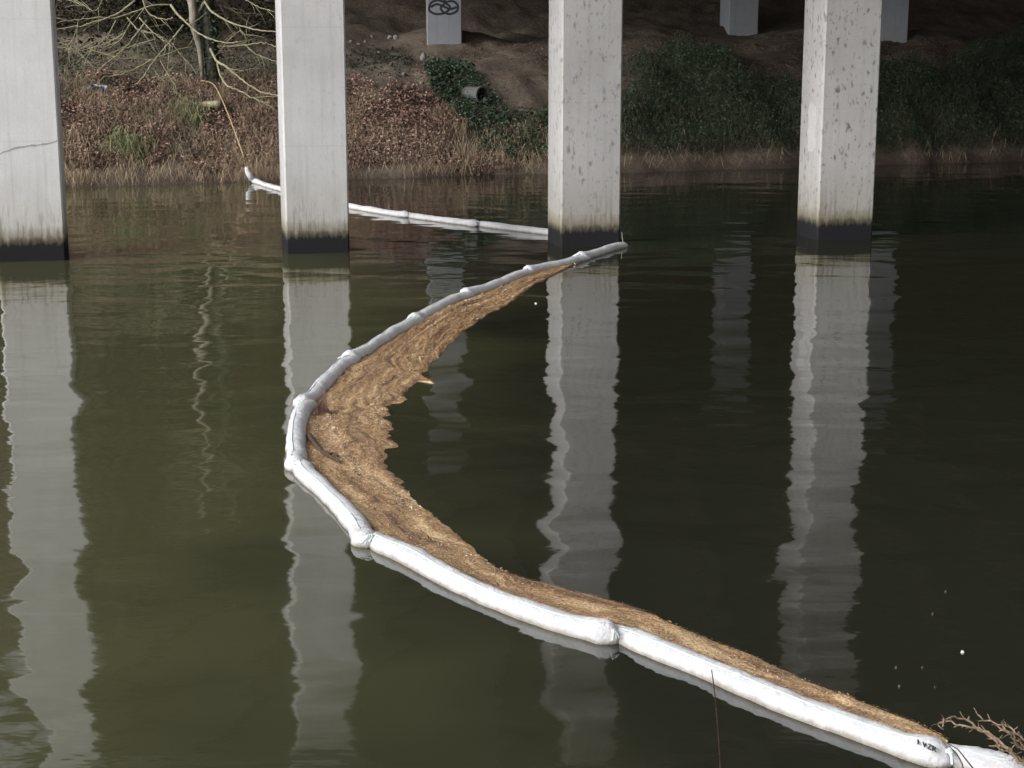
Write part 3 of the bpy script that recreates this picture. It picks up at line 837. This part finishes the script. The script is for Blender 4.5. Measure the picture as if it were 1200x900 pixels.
rock(884, 98, 0.22, 'flat pale stone lying in the dark ivy thicket', sq=(1.5, 0.8, 0.45))
# drain pipe end
g = pix_ground(563, 127)
g = at_y(566, 111, g[1])
e = empty('drain_pipe', tuple(g), math.radians(38))
ro, ri, Lp = 0.29, 0.235, 0.85
V = []; n = 24
for (yy, r) in ((0, ro), (0.14, ro), (0.16, ro * 0.9), (Lp, ro * 0.9), (Lp, ri), (0.0, ri)):
    V += [(r * math.cos(a), yy, r * math.sin(a)) for a in np.linspace(0, 2 * math.pi, n, endpoint=False)]
Fp = [(i * n + k, i * n + (k + 1) % n, ((i + 1) % 6) * n + (k + 1) % n, ((i + 1) % 6) * n + k) for i in range(6) for k in range(n)]
mesh('pipe_wall', V, Fp, M_PIPE, e, smooth=False)
mesh('bore_disc', [(ri * 1.05 * math.cos(a), Lp * 0.8, ri * 1.05 * math.sin(a)) for a in np.linspace(0, 2 * math.pi, n, endpoint=False)], [tuple(range(n))], M_PDARK, e)  # near-black disc closing the pipe bore
tag(e, 'grey drain pipe end poking out of the ivy patch', 'pipe')
# mossy ledge plank below the tree
g = pix_ground(216, 128)
b = MB(); b.tube(spline([(-1.15, 0, 0.05), (-0.4, -0.05, 0.1), (0.4, 0.02, 0.08), (1.2, -0.03, 0.14)], 14), np.linspace(0.10, 0.13, 14) , 8)
o = b.build('fallen_log', M_MOSSY, smooth=True); o.location = (g[0], g[1], g[2] + 0.03)
tag(o, 'short mossy fallen log on the bank below the pale tree', 'log')
# blue litter
g = pix_ground(114, 109)
gx, gy = np.meshgrid(np.linspace(-.28, .28, 9), np.linspace(-.2, .2, 7))
Vl = np.stack([gx + 0.06 * fbm(gx * 9, gy * 9, 2), gy, 0.22 + 0.22 * fbm(gx * 7 + 3, gy * 7, 2) - 0.9 * gx ** 2], -1).reshape(-1, 3)
I = (np.arange(6)[:, None] * 9 + np.arange(8)[None, :]).ravel()
o = mesh('litter_bag', np.vstack([Vl, Vl * [1, 1, 0.55] - [0, 0, 0.12]]), np.vstack([np.stack([I, I + 1, I + 10, I + 9], 1), np.stack([I + 9, I + 10, I + 1, I], 1) + 63]), M_BLUE)
o.location = g
tag(o, 'crumpled pale blue plastic bag caught on the bank left of tree', 'litter')

# ---------------------------------------------------------------- bare tree at the waterside wood
TREE = pix_ground(250, 104)
TY = TREE[1]
root = empty('bare_tree', tuple(TREE))
def zpx(a): return 70 + a[0] / 4.615, a[1] / 4.615
def traced(pts, y0, y1):
    q = [zpx(p) for p in pts]
    return np.array([at_y(x, y, TY + y0 + (y1 - y0) * i / (len(q) - 1)) for i, (x, y) in enumerate(q)]) - TREE
def limb(name, pts, r0, r1, y0, y1, mat, up=None, parent=root, seg=7):
    P = traced(pts, y0, y1)
    if up is not None: P = np.vstack([up, P])
    n = max(10, 5 * len(P))
    Q = spline(P, n); Q += 0.02 * rng.normal(0, 1, Q.shape) * np.linspace(0, 1, n)[:, None]
    V, Fc = tube_data(Q, np.linspace(r0, r1, n), seg)
    return mesh(name, V, Fc, mat, parent, smooth=True), Q
def wild(P0, dirv, L, n, wob=0.25, grav=0.0):
    P = [np.array(P0, float)]; d = np.array(dirv, float); d /= np.linalg.norm(d)
    for i in range(n):
        d = d + rng.normal(0, wob, 3) * 0.5 + np.array([0, 0, grav]); d /= np.linalg.norm(d)
        P.append(P[-1] + d * L / n)
    return np.array(P)
# ivy clad dark trunk, then pale stems; both carry on above the frame
dk = traced([(835, 470), (826, 380), (815, 250), (800, 100), (800, 0)], 0, 0)
dk = np.vstack([dk, dk[-1] + [0.1, 0.1, 1.5], dk[-1] + [-0.1, 0.2, 4.0], dk[-1] + [0.3, 0.3, 7.0]])
V, Fc = tube_data(spline(dk, 40), np.linspace(0.27, 0.06, 40), 12)
trunk = mesh('trunk', V, Fc, M_DARKB, root, smooth=True)
ip = spline(dk, 40)[rng.integers(0, 24, 2600)] + rng.normal(0, 1, (2600, 3)) * [0.17, 0.17, 0.12]
ivo = leaves('trunk_ivy', ip, M_IVY, 0.12, 0.1); ivo.parent = root; ivo['kind'] = 'stuff'
pl = traced([(772, 425), (768, 370), (758, 270), (742, 200), (722, 130), (725, 60), (712, 0)], -0.25, -0.3)
pl = np.vstack([pl, pl[-1] + [-0.2, 0, 1.2], pl[-1] + [-0.1, 0.2, 3.5], pl[-1] + [-0.6, 0.1, 6.5]])
V, Fc = tube_data(spline(pl, 40), np.r_[np.linspace(0.06, 0.15, 10), np.linspace(0.15, 0.04, 30)], 10)
tag(mesh('trunk', V, Fc, M_PALE, root, smooth=True), 'pale grey leaning stem')
limb('branch', [(722, 115), (742, 78), (788, 0)], 0.07, 0.05, -0.3, -0.2, M_PALE)
TR = [([(600, 25), (500, 30), (400, 65), (300, 95), (200, 95), (60, 110), (-60, 90)], .040, .018, 0, -1.4),
      ([(410, 0), (320, 70), (240, 100), (120, 140), (0, 155), (-70, 160)], .045, .028, -.4, -1.5),
      ([(450, 0), (470, 55), (510, 90), (580, 105), (612, 98)], .030, .02, -.6, -.9),
      ([(600, 25), (640, 80), (700, 135), (760, 185), (820, 215), (900, 230), (970, 228)], .055, .018, -.2, -1.2),
      ([(785, 10), (820, 60), (880, 100), (960, 135), (1060, 160), (1165, 170), (1230, 172)], .050, .025, -.3, -1.2),
      ([(800, 250), (930, 250), (1020, 240), (1100, 230), (1165, 250), (1230, 270)], .035, .02, 0, -1.0),
      ([(815, 265), (850, 330), (900, 360), (960, 410), (1040, 470), (1120, 505), (1200, 520)], .060, .022, -.3, -1.8),
      ([(850, 330), (870, 410), (910, 465), (980, 495), (1060, 540), (1135, 555)], .045, .014, -.5, -1.9),
      ([(670, 135), (610, 210), (540, 290), (490, 360), (410, 460)], .042, .022, -.5, -1.6),
      ([(610, 235), (650, 290), (700, 345), (760, 385)], .030, .014, -.9, -.5),
      ([(430, 95), (490, 160), (560, 215), (610, 250)], .030, .022, -.8, -1.0),
      ([(365, 95), (420, 155), (490, 185)], .030, .014, -.7, -.9),
      ([(470, 110), (410, 190), (340, 270), (230, 360)], .034, .014, -.7, -1.4),
      ([(385, 120), (330, 210), (260, 265)], .026, .012, -.7, -1.2),
      ([(305, 110), (250, 200), (170, 270), (90, 340)], .026, .010, -.7, -1.2),
      ([(500, 320), (420, 365), (330, 400), (230, 420)], .026, .010, -1.3, -1.6),
      ([(720, 255), (650, 265), (560, 300), (480, 320), (330, 310), (170, 275)], .030, .010, -.2, -1.3),
      ([(545, 330), (590, 410), (635, 470)], .022, .010, -1.3, -1.5),
      ([(940, -30), (1010, 0), (1080, 40), (1165, 60)], .030, .018, .5, 0),
      ([(790, 10), (900, 40), (1000, 60)], .026, .010, 0, .4),
      ([(1000, 240), (1060, 290), (1165, 330), (1220, 350)], .026, .012, -.6, -1.0),
      ([(970, 140), (985, 180), (1030, 200)], .022, .010, -.7, -.9),
      ([(515, 385), (550, 430)], .016, .008, -1.4, -1.5),
      ([(180, 60), (130, 30), (60, 10)], .018, .008, .6, .8), ([(230, 0), (190, 60), (120, 20)], .016, .008, .6, .8),
      ([(90, 160), (60, 250), (50, 330)], .016, .008, .2, .6), ([(10, 200), (70, 270), (170, 240)], .016, .008, .2, .6),
      ([(520, 210), (400, 245), (330, 270), (210, 300)], .018, .008, .3, .5)]
for pts, r0, r1, y0, y1 in TR:
    bo, bq = limb('branch', pts, r0 * 0.8, r1 * 0.7, y0, y1, M_MOSSY, seg=6)
    mb = MB()
    for q in range(5):
        i = rng.integers(3, len(bq) - 1); dv = bq[i] - bq[i - 1]; dv /= np.linalg.norm(dv)
        mb.tube(spline(wild(bq[i], dv + rng.normal(0, 0.6, 3) + [0, 0, -0.15], rng.uniform(0.4, 1.3), 4, 0.3), 7), np.linspace(0.012, 0.004, 7), 4)
    mb.build('side_twigs', M_MOSSY, bo)['kind'] = 'stuff'
# upper limbs above the frame
for k in range(16):
    i = rng.integers(6, 38); a = rng.uniform(0, 6.28)
    Q = spline(wild(spline(dk if k % 2 else pl, 40)[i], (math.cos(a), math.sin(a), 0.7), rng.uniform(2, 4.2), 8, 0.3), 18)
    if Q[:, 2].min() < 3.2: continue
    V, Fc = tube_data(Q, np.linspace(0.05, 0.01, 18), 5); mesh('branch', V, Fc, M_MOSSY, root, smooth=True)
tag(root, 'bare tree with pale leaning stem, ivy clad trunk and drooping branches', 'tree')

# tether rope
RP = [at_y(*zpx((765, 435)), TY - 0.35), at_y(*zpx((835, 460)), TY - 0.55), at_y(*zpx((900, 590)), TY - 2.4), at_y(*zpx((950, 720)), TY - 4.0), at_y(*zpx((990, 831)), TY - 5.2)]
RP.append(zend[0]); RP = np.array(RP)
V, Fc = tube_data(spline(RP - RP[0], 50), 0.022, 6)
o = mesh('tether_rope', V, Fc, M_ROPE, smooth=True); o.location = RP[0]
tag(o, 'thin tan rope running from the tree base down to the boom end', 'rope')

# ---------------------------------------------------------------- dark wood behind
def wood_tree(s, d, H, lab, grp):
    g = sd_xyz(np.array(s), np.array(d))
    e = empty('woodland_tree', tuple(g))
    P = spline(wild((0, 0, -0.3), (rng.normal(0, .08), rng.normal(0, .08), 1), H, 10, 0.10), 24)
    V, Fc = tube_data(P, np.linspace(0.22, 0.03, 24), 8); mesh('trunk', V, Fc, M_GREYB, e, smooth=True)
    mb = MB()
    for k in range(26):
        i = rng.integers(3, 23); a = rng.uniform(0, 6.28)
        Q = spline(wild(P[i], (math.cos(a), math.sin(a), rng.uniform(0.1, 0.9)), rng.uniform(1.5, 4), 6, 0.35), 10)
        mb.tube(Q, np.linspace(0.05, 0.008, 10), 4)
        for q in range(3):
            Q2 = wild(Q[rng.integers(3, 9)], rng.normal(0, 1, 3) + [0, 0, .3], rng.uniform(0.6, 1.5), 4, 0.4)
            mb.tube(Q2, np.linspace(0.016, 0.005, 5), 3)
    mb.build('branches', M_GREYB, e)['kind'] = 'stuff'
    n = 1800
    q = np.stack([rng.normal(0, 1.7, n), rng.normal(0, 1.7, n), rng.uniform(0.05, 1.0, n) ** 0.8 * H * 1.02], 1)
    keep = fbm(q[:, 0] * .8 + s, q[:, 2] * .8 + q[:, 1] * .6, 2) > -0.08
    o = leaves('crown', q[keep], M_WOODLEAF, 0.42, 0.2); o.parent = e; o['kind'] = 'stuff'
    tag(e, lab, 'tree', grp)
spots = []
for (x_, y_, H_) in [(-14.5, 66, 12), (-17.5, 64, 13), (-16.2, 70, 13), (-20, 68, 14), (-13.8, 73, 12), (-18.5, 75, 14), (-15.5, 79, 13), (-21.5, 78, 14),
                     (-14, 84, 12), (-18, 86, 14), (-23, 86, 15), (-16, 92, 14), (-21, 95, 15), (-23, 62, 13), (-27, 66, 14), (-31, 72, 15), (-27, 80, 15), (-13.4, 62.5, 9)]:
    q_ = np.array([x_, y_]) - A0
    spots.append((float(q_ @ E_S), float(q_ @ E_D), H_))
for (s_, d_, H_) in spots:
    wood_tree(s_, d_, H_, 'dim ivy hung tree in the dark wood behind the pale bare tree', 'trees of the dark wood')

# ---------------------------------------------------------------- dry plants at the near edge
def twiggy(name, base_px, base_z, paths, r, lab, cat, part='stem'):
    b0 = on_z(*base_px, base_z)
    e = empty(name, tuple(b0))
    for q in paths:
        P = []
        for (x, y, z) in q: P.append(on_z(x, y, z) - b0)
        Q = spline(np.array(P), 26) + 0.006 * rng.normal(0, 1, (26, 3))
        V, Fc = tube_data(Q, np.linspace(r, r * 0.4, 26), 5)
        st_ = mesh(part, V, Fc, M_TWIG, e, smooth=True)
        mb = MB(); cnt = 0
        for i in range(6, 26, 1):
            for _ in range(1):
                L = rng.uniform(0.02, 0.06); dd = (Q[i] - Q[i - 1]); dd /= np.linalg.norm(dd)
                mb.tube(wild(Q[i], dd + rng.normal(0, 0.38, 3), L, 3, 0.5), np.array([0.0035, 0.003, 0.0025, 0.0015]), 3)
        mb.build('side_twigs', M_TWIG, st_)['kind'] = 'stuff'
    tag(e, lab, cat)
twiggy('dry_plant', (1215, 912), 0.25, [
    [(1215, 912, .25), (1190, 885, .38), (1168, 866, .45), (1150, 856, .48), (1128, 851, .5), (1108, 845, .5), (1099, 852, .48)],
    [(1215, 914, .25), (1195, 890, .34), (1172, 872, .42), (1150, 857, .44), (1135, 846, .47), (1118, 841, .5), (1108, 844, .5), (1105, 851, .5)],
    [(1218, 908, .25), (1200, 893, .34), (1180, 880, .40), (1160, 873, .42)],
    [(1218, 905, .25), (1205, 885, .4), (1190, 870, .5), (1176, 853, .6), (1160, 846, .62), (1145, 838, .65)],
    [(1218, 905, .25), (1208, 885, .42), (1198, 875, .48), (1186, 862, .55), (1170, 852, .58)],
    [(1218, 908, .25), (1210, 885, .42), (1205, 870, .5), (1195, 862, .56), (1178, 850, .58)]],
    0.012, 'curling dry brown twigs of a dead plant beside the near boom end', 'dry plant')
# two stalks lying across the boom and one lone upright stem
def stalk(pts, r, lab, cat='stem', name='dry_reed', mat=M_STICK):
    P = np.array([on_z(x, y, z) for x, y, z in pts]); b0 = P[0].copy()
    V, Fc = tube_data(spline(P - b0, 24), np.linspace(r, r * .5, 24), 5)
    o = mesh(name, V, Fc, mat, smooth=True); o.location = b0; tag(o, lab, cat)
stalk([(1155, 912, .2), (1142, 902, .24), (1132, 890, .25), (1122, 878, .25), (1110, 871, .22)], .006, 'thin dark stalk arching over the printed end of boom')
stalk([(1130, 905, .2), (1127, 894, .24), (1120, 882, .24), (1112, 874, .2)], .005, 'shorter thin dark stalk over the printed end of boom')
stalk([(845, 925, 0.0), (844, 890, .25), (842, 860, .5), (839, 825, .75), (836, 800, .95), (834, 785, 1.05)], .006, 'lone thin dark reed stem rising in front of the boom')
